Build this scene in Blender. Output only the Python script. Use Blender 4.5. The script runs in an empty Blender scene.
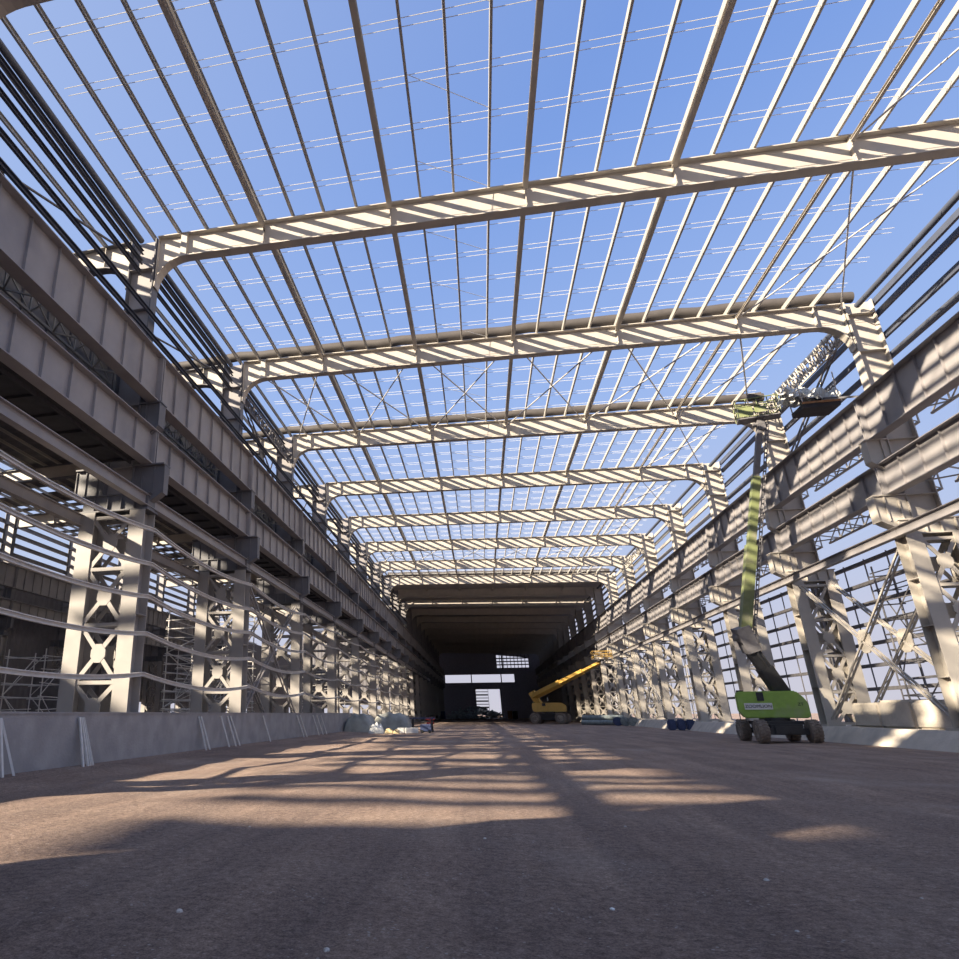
import bpy, math, random
from mathutils import Vector, Matrix
random.seed(7)
SC = bpy.context.scene
C = SC.collection
V = Vector

# ------------------------------------------------------------------ dimensions (metres; x across the hall, y into it)
F0, BAY = 10.98, 12.0
def FY(k): return F0 + BAY*k
XL, XR = -13.85, 20.94            # centre lines of the two column rows of the hall
XF = -48.4                        # column row on the far side of the left aisle
GL, GR = -12.62, 19.8            # crane girder lines
NOPEN, NEND = 8, 20               # open roof up to frame 8, end wall at frame 20
def ztop(x): return 22.93 - 0.031*(x + 12.0)         # top of the hall rafters
def ztopl(x): return 22.95 + 0.03*(x + 13.85)        # rafters of the left aisle
ORD = ['first','second','third','fourth','fifth','sixth','seventh','eighth','ninth','tenth','eleventh','twelfth','thirteenth',
       'fourteenth','fifteenth','sixteenth','seventeenth','eighteenth','nineteenth','twentieth','twenty-first','twenty-second',
       'twenty-third','twenty-fourth','twenty-fifth','twenty-sixth']

# ------------------------------------------------------------------ materials
def mat(name, col, rough=0.6, metal=0.0, var=0.12, scale=3.0, bump=0.0, bscale=20.0, dirt=None, dscale=0.7):
    m = bpy.data.materials.new(name); m.use_nodes = True
    nt = m.node_tree; b = nt.nodes['Principled BSDF']
    b.inputs['Roughness'].default_value = rough; b.inputs['Metallic'].default_value = metal
    tc = nt.nodes.new('ShaderNodeTexCoord')
    n = nt.nodes.new('ShaderNodeTexNoise'); n.inputs['Scale'].default_value = scale; n.inputs['Detail'].default_value = 6
    nt.links.new(tc.outputs['Object'], n.inputs['Vector'])
    r = nt.nodes.new('ShaderNodeValToRGB'); nt.links.new(n.outputs['Fac'], r.inputs['Fac'])
    c = V(col)
    r.color_ramp.elements[0].position = 0.3; r.color_ramp.elements[1].position = 0.7
    r.color_ramp.elements[0].color = (*(c*(1-var)), 1); r.color_ramp.elements[1].color = (*[min(1, x) for x in c*(1+var)], 1)
    out = r.outputs['Color']
    if dirt:
        n2 = nt.nodes.new('ShaderNodeTexNoise'); n2.inputs['Scale'].default_value = dscale; n2.inputs['Detail'].default_value = 8
        nt.links.new(tc.outputs['Object'], n2.inputs['Vector'])
        r2 = nt.nodes.new('ShaderNodeValToRGB'); nt.links.new(n2.outputs['Fac'], r2.inputs['Fac'])
        r2.color_ramp.elements[0].position = 0.5; r2.color_ramp.elements[1].position = 0.68
        mx = nt.nodes.new('ShaderNodeMixRGB'); nt.links.new(r2.outputs['Color'], mx.inputs['Fac'])
        nt.links.new(out, mx.inputs['Color1']); mx.inputs['Color2'].default_value = (*dirt, 1)
        out = mx.outputs['Color']
    nt.links.new(out, b.inputs['Base Color'])
    if bump:
        n3 = nt.nodes.new('ShaderNodeTexNoise'); n3.inputs['Scale'].default_value = bscale; n3.inputs['Detail'].default_value = 8
        nt.links.new(tc.outputs['Object'], n3.inputs['Vector'])
        bp = nt.nodes.new('ShaderNodeBump'); bp.inputs['Strength'].default_value = bump; bp.inputs['Distance'].default_value = 0.05
        nt.links.new(n3.outputs['Fac'], bp.inputs['Height']); nt.links.new(bp.outputs['Normal'], b.inputs['Normal'])
    return m
M = {
 'cream': mat('cream_primed_steel', (.46,.425,.38), .55, 0, .07, 1.5, dirt=(.40,.37,.335), dscale=.5),
 'grey':  mat('grey_painted_steel', (.285,.27,.275), .5, 0, .08, 1.2, dirt=(.225,.215,.225), dscale=.5),
 'shade_dark': mat('shade_dark_steel', (.13,.13,.145), .55, 0, .1, 1.5),  # flanges and corbels on the left: their shade is put into this colour
 'shade_leg': mat('shade_darkened_cream', (.33,.31,.295), .55, 0, .07, 1.5, dirt=(.27,.255,.25), dscale=.5),  # legs of the left rows: cream steel darkened in colour for shade
 'galv':  mat('galvanised_steel', (.40,.38,.35), .45, .1, .08, 4),
 'dsteel':mat('dark_steel', (.16,.155,.165), .6, 0, .15, 3),
 'shade_black':  mat('shade_and_tray_black', (.035,.034,.04), .8, 0, .2, 3),  # walkway plates: near-black paints the shade under the girders; also the platform tray
 'shade_navy':  mat('shade_navy_steel', (.07,.08,.11), .55, 0, .12, 2),  # girts and left struts: galvanised steel with shade put into the colour
 'olive': mat('dusty_olive_paint', (.19,.22,.095), .55, 0, .12, 2.5, dirt=(.26,.26,.17), dscale=1.0),
 'rod':   mat('steel_rod', (.55,.54,.53), .45, .2, .08, 4),
 'rope':  mat('pale_tube', (.62,.60,.58), .5, .1, .08, 4),
 'isheet':mat('inside_wall_sheet', (.47,.47,.54), .6, 0, .12, 2),
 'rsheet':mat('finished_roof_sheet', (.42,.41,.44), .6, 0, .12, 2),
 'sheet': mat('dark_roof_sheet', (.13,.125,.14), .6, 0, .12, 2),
 'roll':  mat('brown_grey_roll', (.08,.07,.065), .7, 0, .12, 2),
 'conc':  mat('cast_concrete', (.32,.305,.305), .85, 0, .14, 1.3, .25, 14, dirt=(.26,.25,.255), dscale=.9),
 'pconc': mat('pale_concrete', (.58,.525,.455), .85, 0, .10, 1.5, .3, 10, dirt=(.46,.42,.37), dscale=.8),
 'green': mat('lime_green_paint', (.27,.44,.07), .4, 0, .1, 3, dirt=(.31,.42,.15), dscale=1.2),
 'yellow':mat('yellow_paint', (.60,.37,.085), .45, 0, .1, 3),
 'red':   mat('red_paint', (.50,.05,.04), .5, 0, .1, 3),
 'black': mat('black_paint', (.025,.026,.03), .5, 0, .2, 5),
 'tyre':  mat('dusty_rubber', (.20,.165,.14), .9, 0, .25, 9),
 'hub':   mat('dusty_hub', (.66,.60,.52), .7, 0, .1, 6),
 'white': mat('white_paint', (.75,.75,.73), .5, 0, .04, 4),
 'tarp':  mat('grey_green_tarpaulin', (.31,.315,.29), .45, 0, .25, 1.6, .5, 4),
 'film':  mat('crumpled_white_film', (.68,.70,.69), .35, 0, .15, 3, .6, 6),
 'teal':  mat('teal_bundle', (.22,.26,.27), .6, 0, .3, 4, .4, 8),
 'blue':  mat('blue_grey_scrap', (.62,.72,.82), .6, 0, .35, 3),
 'dblue': mat('dark_blue_paint', (.05,.07,.16), .6, 0, .2, 3),
 'rust':  mat('rusty_brown', (.36,.19,.09), .85, 0, .25, 3, .3, 12),
 'sand':  mat('yellow_sand_bag', (.62,.50,.28), .9, 0, .15, 5, .4, 10),
 'stone': mat('pale_stone', (.50,.46,.42), .9, 0, .2, 6),
}

# ground: trampled red-brown earth with stones, ruts and dusty pale areas
def ground_mat():
    m = bpy.data.materials.new('trampled_earth'); m.use_nodes = True
    nt = m.node_tree; b = nt.nodes['Principled BSDF']; b.inputs['Roughness'].default_value = .95
    b.inputs['Specular IOR Level'].default_value = .15
    tc = nt.nodes.new('ShaderNodeTexCoord')
    def noise(s, d=8, w=None, rough=.6):
        n = nt.nodes.new('ShaderNodeTexNoise'); n.inputs['Scale'].default_value = s; n.inputs['Detail'].default_value = d
        n.inputs['Roughness'].default_value = rough
        nt.links.new((w or tc.outputs['Object']), n.inputs['Vector']); return n
    def ramp(src, p0, p1, c0, c1):
        r = nt.nodes.new('ShaderNodeValToRGB'); nt.links.new(src, r.inputs['Fac'])
        r.color_ramp.elements[0].position = p0; r.color_ramp.elements[1].position = p1
        r.color_ramp.elements[0].color = (*c0, 1); r.color_ramp.elements[1].color = (*c1, 1); return r
    def mix(f, a, c, blend='MIX'):
        x = nt.nodes.new('ShaderNodeMixRGB'); x.blend_type = blend
        if isinstance(f, (int, float)): x.inputs['Fac'].default_value = f
        else: nt.links.new(f, x.inputs['Fac'])
        nt.links.new(a, x.inputs['Color1']); nt.links.new(c, x.inputs['Color2']); return x
    base = ramp(noise(.35).outputs['Fac'], .3, .7, (.39,.30,.26), (.56,.445,.375))
    fine = ramp(noise(11, 12, rough=.85).outputs['Fac'], .36, .64, (.42,.40,.40), (1.25,1.22,1.18))
    x1 = mix(1.0, base.outputs['Color'], fine.outputs['Color'], 'MULTIPLY')
    grain = ramp(noise(48, 6, rough=.8).outputs['Fac'], .36, .66, (.52,.50,.50), (1.3,1.28,1.25))
    x1 = mix(1.0, x1.outputs['Color'], grain.outputs['Color'], 'MULTIPLY')
    # long ruts running into the hall
    mp = nt.nodes.new('ShaderNodeMapping'); mp.inputs['Scale'].default_value = (1.1, .06, 1); mp.inputs['Rotation'].default_value = (0, 0, .12)
    nt.links.new(tc.outputs['Object'], mp.inputs['Vector'])
    rut = ramp(noise(1.0, 4, mp.outputs['Vector']).outputs['Fac'], .42, .62, (.78,.78,.80), (1.1,1.08,1.05))
    x2 = mix(.8, x1.outputs['Color'], rut.outputs['Color'], 'MULTIPLY')
    dust = ramp(noise(.16, 5).outputs['Fac'], .55, .75, (0,0,0), (.5,.5,.5))
    dc = nt.nodes.new('ShaderNodeRGB'); dc.outputs[0].default_value = (.54,.455,.39,1)
    x3 = mix(dust.outputs['Color'], x2.outputs['Color'], dc.outputs[0])
    # scattered pale stones
    vo = nt.nodes.new('ShaderNodeTexVoronoi'); vo.inputs['Scale'].default_value = 14
    nt.links.new(tc.outputs['Object'], vo.inputs['Vector'])
    st = ramp(vo.outputs['Distance'], .14, .20, (1,1,1), (0,0,0))
    sel = ramp(noise(1.7, 6).outputs['Fac'], .50, .60, (0,0,0), (1,1,1))
    sm = mix(1.0, st.outputs['Color'], sel.outputs['Color'], 'MULTIPLY')
    sc_ = nt.nodes.new('ShaderNodeRGB'); sc_.outputs[0].default_value = (.58,.51,.45,1)
    x4 = mix(sm.outputs['Color'], x3.outputs['Color'], sc_.outputs[0])
    nt.links.new(x4.outputs['Color'], b.inputs['Base Color'])
    h1 = noise(2.2, 12, rough=.75); h2 = noise(18, 10, rough=.85)
    ad = nt.nodes.new('ShaderNodeMath'); ad.operation = 'MULTIPLY_ADD'; ad.inputs[1].default_value = .45
    nt.links.new(h2.outputs['Fac'], ad.inputs[0]); nt.links.new(h1.outputs['Fac'], ad.inputs[2])
    bp = nt.nodes.new('ShaderNodeBump'); bp.inputs['Strength'].default_value = .85; bp.inputs['Distance'].default_value = .17
    nt.links.new(ad.outputs[0], bp.inputs['Height']); nt.links.new(bp.outputs['Normal'], b.inputs['Normal'])
    return m
M['earth'] = ground_mat()

# ------------------------------------------------------------------ mesh builder
class MB:
    def __init__(s): s.v = []; s.f = []; s.sm = []
    def add(s, vs, fs, smooth=False):
        o = len(s.v); s.v += [tuple(x) for x in vs]; s.f += [tuple(i+o for i in f) for f in fs]; s.sm += [smooth]*len(fs); return s
    def box(s, c, d, rz=0):
        c = V(c); hx, hy, hz = d[0]/2, d[1]/2, d[2]/2
        R = Matrix.Rotation(rz, 3, 'Z')
        vs = [c + R @ V((x*hx, y*hy, z*hz)) for x, y, z in ((-1,-1,-1),(1,-1,-1),(1,1,-1),(-1,1,-1),(-1,-1,1),(1,-1,1),(1,1,1),(-1,1,1))]
        return s.add(vs, [(0,3,2,1),(4,5,6,7),(0,1,5,4),(1,2,6,5),(2,3,7,6),(3,0,4,7)])
    def bar(s, p, q, w, h, up=(0,0,1), off=(0,0)):
        """rectangular bar p->q; w along side, h along up; off shifts (side, up)"""
        p, q = V(p), V(q); d = (q-p).normalized(); up = V(up)
        if abs(d.dot(up)) > .98: up = V((0,1,0)) if abs(d.y) < .9 else V((1,0,0))
        sd = d.cross(up).normalized(); u = sd.cross(d).normalized()
        o = sd*off[0] + u*off[1]
        vs = [a + o + sd*(i*w/2) + u*(j*h/2) for a in (p, q) for i, j in ((-1,-1),(1,-1),(1,1),(-1,1))]
        return s.add(vs, [(0,3,2,1),(4,5,6,7),(0,1,5,4),(1,2,6,5),(2,3,7,6),(3,0,4,7)])
    def ibeam(s, p, q, w, h, tf=.03, tw=.02, up=(0,0,1)):
        s.bar(p, q, tw, h-2*tf, up); s.bar(p, q, w, tf, up, (0, h/2-tf/2)); s.bar(p, q, w, tf, up, (0, -h/2+tf/2)); return s
    def chan(s, p, q, w, h, t=.012, up=(0,0,1), side=1):
        s.bar(p, q, t, h, up); s.bar(p, q, w, t, up, (side*w/2, h/2-t/2)); s.bar(p, q, w, t, up, (side*w/2, -h/2+t/2)); return s
    def tube(s, pts, r, n=6, caps=True):
        pts = [V(p) for p in pts]; rings = []; vs = []; fs = []
        rr = r if isinstance(r, (list, tuple)) else [r]*len(pts)
        prev = None
        for i, p in enumerate(pts):
            d = (pts[min(i+1, len(pts)-1)] - pts[max(i-1, 0)]).normalized()
            if prev is None:
                a = V((0,0,1)) if abs(d.z) < .9 else V((1,0,0)); sd = d.cross(a).normalized()
            else: sd = (prev - d*prev.dot(d)).normalized()
            prev = sd; u = d.cross(sd)
            for k in range(n):
                t = 2*math.pi*k/n; vs.append(p + (sd*math.cos(t) + u*math.sin(t))*rr[i])
        for i in range(len(pts)-1):
            for k in range(n): fs.append((i*n+k, i*n+(k+1)%n, (i+1)*n+(k+1)%n, (i+1)*n+k))
        s.add(vs, fs, n > 5)
        if caps:
            m = len(pts)-1
            s.add([vs[k] for k in range(n)], [tuple(range(n-1,-1,-1))]); s.add([vs[m*n+k] for k in range(n)], [tuple(range(n))])
        return s
    def prism(s, poly, a, b, axis='y'):
        """extrude a 2-D polygon between a and b along an axis"""
        def pt(u, w, t): return {'y': (u, t, w), 'x': (t, u, w), 'z': (u, w, t)}[axis]
        n = len(poly); vs = [pt(u, w, a) for u, w in poly] + [pt(u, w, b) for u, w in poly]
        fs = [(i, (i+1)%n, n+(i+1)%n, n+i) for i in range(n)] + [tuple(range(n-1,-1,-1)), tuple(range(n, 2*n))]
        return s.add(vs, fs)
    def strip(s, pts, a, b, t):
        """flat plate following a 2-D x-z path, y from a to b, thickness t (normal side)"""
        q = []
        for i, (x, z) in enumerate(pts):
            x0, z0 = pts[max(i-1,0)]; x1, z1 = pts[min(i+1,len(pts)-1)]; L = math.hypot(x1-x0, z1-z0) or 1
            q.append((x - (z1-z0)/L*t, z + (x1-x0)/L*t))
        vs = []; fs = []
        for (x, z), (x2, z2) in zip(pts, q): vs += [(x,a,z),(x,b,z),(x2,b,z2),(x2,a,z2)]
        for i in range(len(pts)-1):
            o = i*4
            for k in range(4): fs.append((o+k, o+(k+1)%4, o+4+(k+1)%4, o+4+k))
        m = (len(pts)-1)*4; fs += [(3,2,1,0), (m,m+1,m+2,m+3)]
        return s.add(vs, fs)
    def lathe(s, prof, n=24, axis='z', c=(0,0,0)):
        c = V(c); vs = []; fs = []
        for r, h in prof:
            for k in range(n):
                t = 2*math.pi*k/n; x, y = r*math.cos(t), r*math.sin(t)
                vs.append(c + (V((x,y,h)) if axis == 'z' else V((h,x,y)) if axis == 'x' else V((x,h,y))))
        for i in range(len(prof)-1):
            for k in range(n): fs.append((i*n+k, i*n+(k+1)%n, (i+1)*n+(k+1)%n, (i+1)*n+k))
        s.add(vs, fs, False); s.f.append(tuple(len(s.v)-len(vs)+k for k in range(n-1,-1,-1))); s.sm.append(False)
        s.f.append(tuple(len(s.v)-n+k for k in range(n))); s.sm.append(False); return s
    def build(s, name, m, parent=None, loc=None, fix=True):
        me = bpy.data.meshes.new(name); me.from_pydata(s.v, [], s.f)
        me.polygons.foreach_set('use_smooth', s.sm)
        if fix:
            import bmesh
            bm = bmesh.new(); bm.from_mesh(me); bmesh.ops.recalc_face_normals(bm, faces=bm.faces); bm.to_mesh(me); bm.free()
        me.materials.append(M[m] if isinstance(m, str) else m); me.update()
        o = bpy.data.objects.new(name, me); C.objects.link(o)
        if parent: o.parent = parent
        if loc: o.location = loc
        return o

def bevel(o, w, seg=2):
    import bmesh
    bm = bmesh.new(); bm.from_mesh(o.data)
    bmesh.ops.bevel(bm, geom=list(bm.edges), offset=w, segments=seg, affect='EDGES', clamp_overlap=True)
    bm.to_mesh(o.data); bm.free(); return o
def tag(o, label, cat, group=None, kind=None):
    o['label'] = label; o['category'] = cat
    if group: o['group'] = group
    if kind: o['kind'] = kind
    return o
def thing(name, label, cat, loc=(0,0,0), rz=0, group=None):
    o = bpy.data.objects.new(name, None); C.objects.link(o); o.location = loc; o.rotation_euler = (0,0,rz); o.empty_display_size = .3
    return tag(o, label, cat, group)
def dup(root, loc, label, group=None, rz=None):
    def cp(o, par):
        c = o.copy(); C.objects.link(c)
        if par: c.parent = par
        for ch in KIDS.get(o.name, []): cp(ch, c)
        return c
    if root.name not in KIDS: index(root)
    r = cp(root, None); r.location = loc; r['label'] = label
    if group: r['group'] = group
    if rz is not None: r.rotation_euler = (0,0,rz)
    return r
KIDS = {}
def index(o):
    KIDS[o.name] = list(o.children)
    for ch in o.children: index(ch)
def struct(name, mb, m):
    o = mb.build(name, m); o['kind'] = 'structure'; return o

# ================================================================== SETTING
# ground (slightly uneven earth); one sheet reaching to the horizon
g = MB()
def gz(x, y):
    h = .035*math.sin(x*.9+1.3)*math.sin(y*.7) + .02*math.sin(x*2.3)*math.sin(y*1.9+.5)
    h *= 1 if -11 < x < 18.5 else 0
    if -12.2 < x < -10.2: h += .16*(1-(-10.2-x and (x+12.2)/2.0))          # loose earth banked against the low wall
    return h
xs = [-900,-300,-120,-60,-30,-16] + [-13+.5*i for i in range(66)] + [22,26,30,60,120,300,900]
ys = [-300,-100,-40,-15] + [-6+.5*i for i in range(140)] + [66,70,75,80,90,100,120,150,200,260,400,900,1500]
g.add([(x, y, gz(x, y) if -13 <= x <= 20 and -6 <= y <= 240 else 0) for y in ys for x in xs],
      [(j*len(xs)+i, j*len(xs)+i+1, (j+1)*len(xs)+i+1, (j+1)*len(xs)+i) for j in range(len(ys)-1) for i in range(len(xs)-1)], True)
struct('floor', g, 'earth')

# low concrete wall along the left columns
w = MB(); w.box((-12.33, 28.5, .8), (.3, 77, 1.66)); w.box((-12.33, 28.5, 1.635), (.36, 77, .05))
struct('wall_left', w, 'conc')
w = MB(); w.box((-12.9, 155, .55), (.3, 176, 1.3)); struct('trim_1', w, 'conc')
# concrete plinth under the right columns, with a battered face
w = MB(); w.prism([(18.75,-.1),(19.25,.55),(19.45,.8),(23.9,.8),(23.9,-.1)], -6, FY(NEND), 'y'); struct('trim_2', w, 'pconc')

def ribbed(mb, a, b, z0, z1, amp=.06, step=.5):
    """vertical ribbed sheeting from a to b (x-y points)"""
    a, b = V((*a,0)), V((*b,0)); L = (b-a).length; d = (b-a)/L; n = V((d.y, -d.x, 0)); k = max(2, int(L/step)); vs = []; fs = []
    for i in range(k+1):
        p = a + d*(L*i/k) + n*(amp if i % 2 else 0); vs += [(p.x,p.y,z0),(p.x,p.y,z1)]
    for i in range(k): fs.append((2*i, 2*i+2, 2*i+3, 2*i+1))
    o = len(vs); vs += [(x + n.x*.06, y + n.y*.06, z) for x, y, z in vs]
    fs += [tuple(j+o for j in reversed(f)) for f in fs]
    mb.add(vs, fs)
# end wall with its long strip opening, doorway and high side opening
YE = FY(NEND)
e = MB()
XA, XB = -14.5, 22.4
def epanel(x0, x1, z0, z1): e.box(((x0+x1)/2, YE+.1, (z0+z1)/2), (x1-x0, .2, z1-z0))
epanel(XA, -12.1, 0, 23.2); epanel(-12.1, -1.8, 0, 12.05); epanel(6.85, 12.1, 0, 12.05); epanel(-1.8, 6.85, 9.85, 12.05)
epanel(12.1, XB, 0, 17.0); epanel(-12.1, 6.5, 14.8, 23.2); epanel(6.5, 12.1, 14.8, 17.0); epanel(17.7, XB, 17.0, 23.2)
e.prism([(6.5,21.45),(17.7,20.3),(17.7,23.2),(6.5,23.2)], YE, YE+.2, 'y')
for i in range(74):
    x = XA + .25 + i*.5
    if not (-12.1 < x < 17.7): e.box((x, YE-.03, 8), (.12, .08, 16))
    elif not (-1.9 < x < 6.9): e.box((x, YE-.03, 6), (.12, .08, 11.9))
struct('wall_back', e, 'isheet')
e = MB()
for x in (-2.8, 7.6): e.box((x, YE, 13.4), (.35, .3, 2.75))
struct('window_1', e, 'dsteel')
e = MB()
for i in range(9): e.box((7.6+i*1.25, YE, 19.2), (.22, .2, 4.6))
for i in range(3): e.box((12.1, YE, 18.05+i*1.1), (11.2, .2, .4))
e.box((8.4, YE, 19), (.5, .22, 4.6))
struct('window_2', e, 'dsteel')
e = MB()
for x in (-1.8, 6.85): e.box((x, YE-.05, 4.9), (.3, .35, 9.9))
e.box((2.5, YE-.05, 9.9), (8.9, .35, .3)); e.box((2.6, YE, 4.9), (.12, .15, 9.8))
for i in range(7): e.box((.4, YE, 2.6+i*1.05), (4.2, .1, .5 if i % 2 else .25))
struct('door_1', e, 'galv')
# sheeted side walls of the finished end of the hall
e = MB(); ribbed(e, (XL-1.9, FY(10)), (XL-1.9, YE), .0, 23.4); struct('wall_left_sheeted', e, 'rsheet')
e = MB(); ribbed(e, (23.3, YE), (23.3, FY(9)), .8, 14.6); ribbed(e, (22.2, YE), (22.2, FY(14)), 14.6, 21.6)
for k in range(9, 14): ribbed(e, (22.2, FY(k)+12), (22.2, FY(k)+8.5), 14.6, 21.6)
e.box((22.75, (FY(9)+YE)/2, 14.65), (1.2, YE-FY(9), .08)); struct('wall_right_sheeted', e, 'isheet')
# roof sheeting of the finished end of the hall, with one open slot before the third frame of it
e = MB()
def roofsheet(mb, x0, x1, y0, y1, zf, lift=.30):
    k = int((y1-y0)/.6); vs = []; fs = []
    for i in range(k+1):
        y = y0 + (y1-y0)*i/k; b = .05*(i % 2)
        for x in (x0, x1): vs.append((x, y, zf(x)+lift+b))
    for i in range(k): fs.append((2*i, 2*i+1, 2*i+3, 2*i+2))
    o = len(vs); vs += [(x, y, z+.06) for x, y, z in vs]; fs += [tuple(j+o for j in reversed(f)) for f in fs]
    mb.add(vs, fs)
roofsheet(e, -16.2, 22.1, FY(8)+.2, FY(10)-1.75, ztop); roofsheet(e, -16.2, 22.1, FY(10)-1.4, YE+.3, ztop)
struct('ceiling', e, 'rsheet')
# roof of the left aisle: solid over its inner half, sheets with open gaps between them over its outer half
e = MB(); yq = -60.0; rq = random.Random(4)
while yq < FY(19): l_ = rq.choice((9,13,17)); roofsheet(e, -38.0, -20.0, yq, yq+l_, ztopl); yq += l_ + rq.choice((.6,.9,1.3))
rs = random.Random(21); y = -60.0
while y < FY(19):
    wd = rs.choice((1.0, 1.0, 2.0, 2.0, 3.0)); gap = rs.choice((.7, 1.0, 1.4, 2.2))
    roofsheet(e, -47.6, -37.9, y, y+wd, ztopl); y += wd + gap
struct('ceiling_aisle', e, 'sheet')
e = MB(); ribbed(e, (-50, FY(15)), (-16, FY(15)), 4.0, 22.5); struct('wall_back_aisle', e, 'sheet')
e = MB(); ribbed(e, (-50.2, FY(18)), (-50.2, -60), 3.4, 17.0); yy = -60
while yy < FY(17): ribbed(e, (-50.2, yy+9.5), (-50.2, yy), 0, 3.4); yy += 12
ribbed(e, (-50.2, 38), (-50.2, -60), 17.0, 21.7); struct('wall_aisle', e, 'sheet')  # upper strip near the camera: unseen, added to shade the left columns
# unseen wall added to shade the foreground, slot cut for one sun patch
e = MB(); ribbed(e, (-13.6, 1.2), (-13.6, -70), .0, 9.3); ribbed(e, (-13.6, 1.2), (-13.6, -70), 11.5, 23.0); ribbed(e, (-13.6, 1.2), (-13.6, -1.7), 9.3, 11.5); ribbed(e, (-13.6, -4.3), (-13.6, -70), 9.3, 11.5); struct('wall_left_added_shade', e, 'sheet')

# ================================================================== COLUMNS
def make_column(spacing, sides, label, loc, base=0.0, group=None, mleg='cream', mfl='cream', mco='cream', ztp=22.85):
    """laced two-legged column, stepped to a single shaft, with corbels for two crane levels"""
    t = thing('laced_column', label, 'column', loc, 0, group)
    ztopleg = 9.3
    for sx in (-1, 1):
        x = sx*spacing/2
        mb = MB(); mb.bar((x,-.42,base), (x,-.42,ztopleg), .66, .05, (0,1,0)); mb.bar((x,.42,base), (x,.42,ztopleg), .66, .05, (0,1,0))
        mb.box((x,0,(base+ztopleg)/2), (.03, .8, ztopleg-base)); mb.box((x,0,base+.06), (1.0,1.3,.12))
        for z in (3.0, 5.2, 7.3): mb.box((x,0,z), (.62,.8,.03))
        mb.build('leg', mleg, t)
    zs = [.95, 2.7, 4.8, 6.95, 9.05]
    xi = spacing/2 - .33
    for i in range(4):
        mb = MB(); z0, z1 = zs[i]+.1, zs[i+1]-.1; zc = (z0+z1)/2
        for y in (-.36, .36):
            for a, b in (((-xi,y,z0),(xi,y,z1)), ((-xi,y,z1),(xi,y,z0))): mb.bar(a, b, .06, .16, (0,1,0)) if False else mb.bar(a, b, .17, .05, (0,1,0))
            q = .30; mb.prism([(-q,zc-.12),(-q,zc+.12),(-.12,zc+.34),(.12,zc+.34),(q,zc+.12),(q,zc-.12),(.12,zc-.34),(-.12,zc-.34)], y-.035, y+.035, 'y')
        mb.build('lacing_brace', mleg, t)
    for z in zs:
        mb = MB(); mb.bar((-xi,-.34,z), (xi,-.34,z), .12, .14); mb.bar((-xi,.34,z), (xi,.34,z), .12, .14); mb.build('strut', mleg, t)
    # cap box joining legs and shaft
    mb = MB(); mb.box((0,0,9.66), (spacing+.7, .62, .72)); mb.box((0,0,9.33), (spacing+.86,.9,.06)); mb.box((0,0,10.02), (spacing+.8,.8,.05))
    for x in (-.9,-.3,.3,.9): mb.box((x,0,9.66), (.03,.84,.66))
    mb.build('cap_girder', mco, t)
    # upper shaft: H section, web facing the camera
    mb = MB(); hs = ztp-9.4; zm = (ztp+9.4)/2; mb.box((0,0,zm), (1.22,.03,hs))
    for sx in (-1,1): MB().box((sx*.63,0,zm), (.05,.55,hs)).build('shaft_flange', mfl, t)
    for z in (11.25, 12.2, 14.1, 16.4, 19.0, 21.2): mb.box((0,0,z), (1.2,.5,.03))
    mb.build('upper_shaft', 'cream' if mfl == 'cream' else 'grey', t)  # left webs take the darker grey as painted shade
    for s in sides:
        mb = MB(); f = lambda P: [(s*x, z) for x, z in P]
        wc = .22 if s < 0 and len(sides) == 1 else .15
        mb.prism(f([(.66,11.22),(1.98,11.22),(1.98,10.1),(1.75,9.92),(.66,9.3)]), -wc, wc)
        mb.box((s*1.3,0,11.26), (1.42,.62,.06)); mb.strip(f([(2.02,10.08),(1.75,9.88),(.9,9.40)]), -wc*1.35, wc*1.35, -.05*s)
        for x in (1.0,1.55,2.0): mb.box((s*x,0,10.6 if x > 1.2 else 10.4), (.04,wc*2.7,1.2))
        mb.build('lower_corbel', mco, t)
        mb = MB()
        mb.prism(f([(.66,14.08),(1.55,14.08),(1.55,13.0),(1.35,12.8),(.66,12.15)]), -.2, .2)
        mb.box((s*1.13,0,14.11), (1.0,.62,.06)); mb.strip(f([(1.59,13.0),(1.35,12.76),(.66,12.1)]), -.28, .28, -.05*s)
        for x in (.95,1.57): mb.box((s*x,0,13.55), (.04,.56,1.05))
        mb.build('upper_corbel', mco, t)
    return t
gl, gr, gf = 'left row of laced columns', 'right row of laced columns', 'columns on the far side of the left aisle'
def where(k): return ORD[k-0]
cl = make_column(2.2, (1,-1), 'tall laced steel column of the left row, nearest the camera, beside the top left corner', (XL, FY(0), 0), 0, gl, 'shade_leg', 'shade_dark', 'shade_dark')
index(cl)
for k in range(1, NEND):
    dup(cl, (XL, FY(k), 0), 'laced steel column behind the low wall, %s of the left row from the camera' % ORD[k], gl)
cr = make_column(1.85, (-1,), 'laced cream steel column of the right row, just outside the right edge of the view', (XR, FY(1), 0), .8, gr, ztp=21.95)
for k in range(2, NEND):
    dup(cr, (XR, FY(k), 0), 'cream laced steel column on the right plinth, %s of the right row from the right edge' % ORD[k-2], gr)
cf = make_column(2.2, (1,), 'laced column across the left aisle, nearest of its row', (XF, FY(0), 0), 0, gf, 'shade_leg', 'shade_dark', 'shade_dark')
for k in range(1, 11):
    dup(cf, (XF, FY(k), 0), 'laced column across the left aisle, %s of its far row from the camera' % ORD[k], gf)

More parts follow.
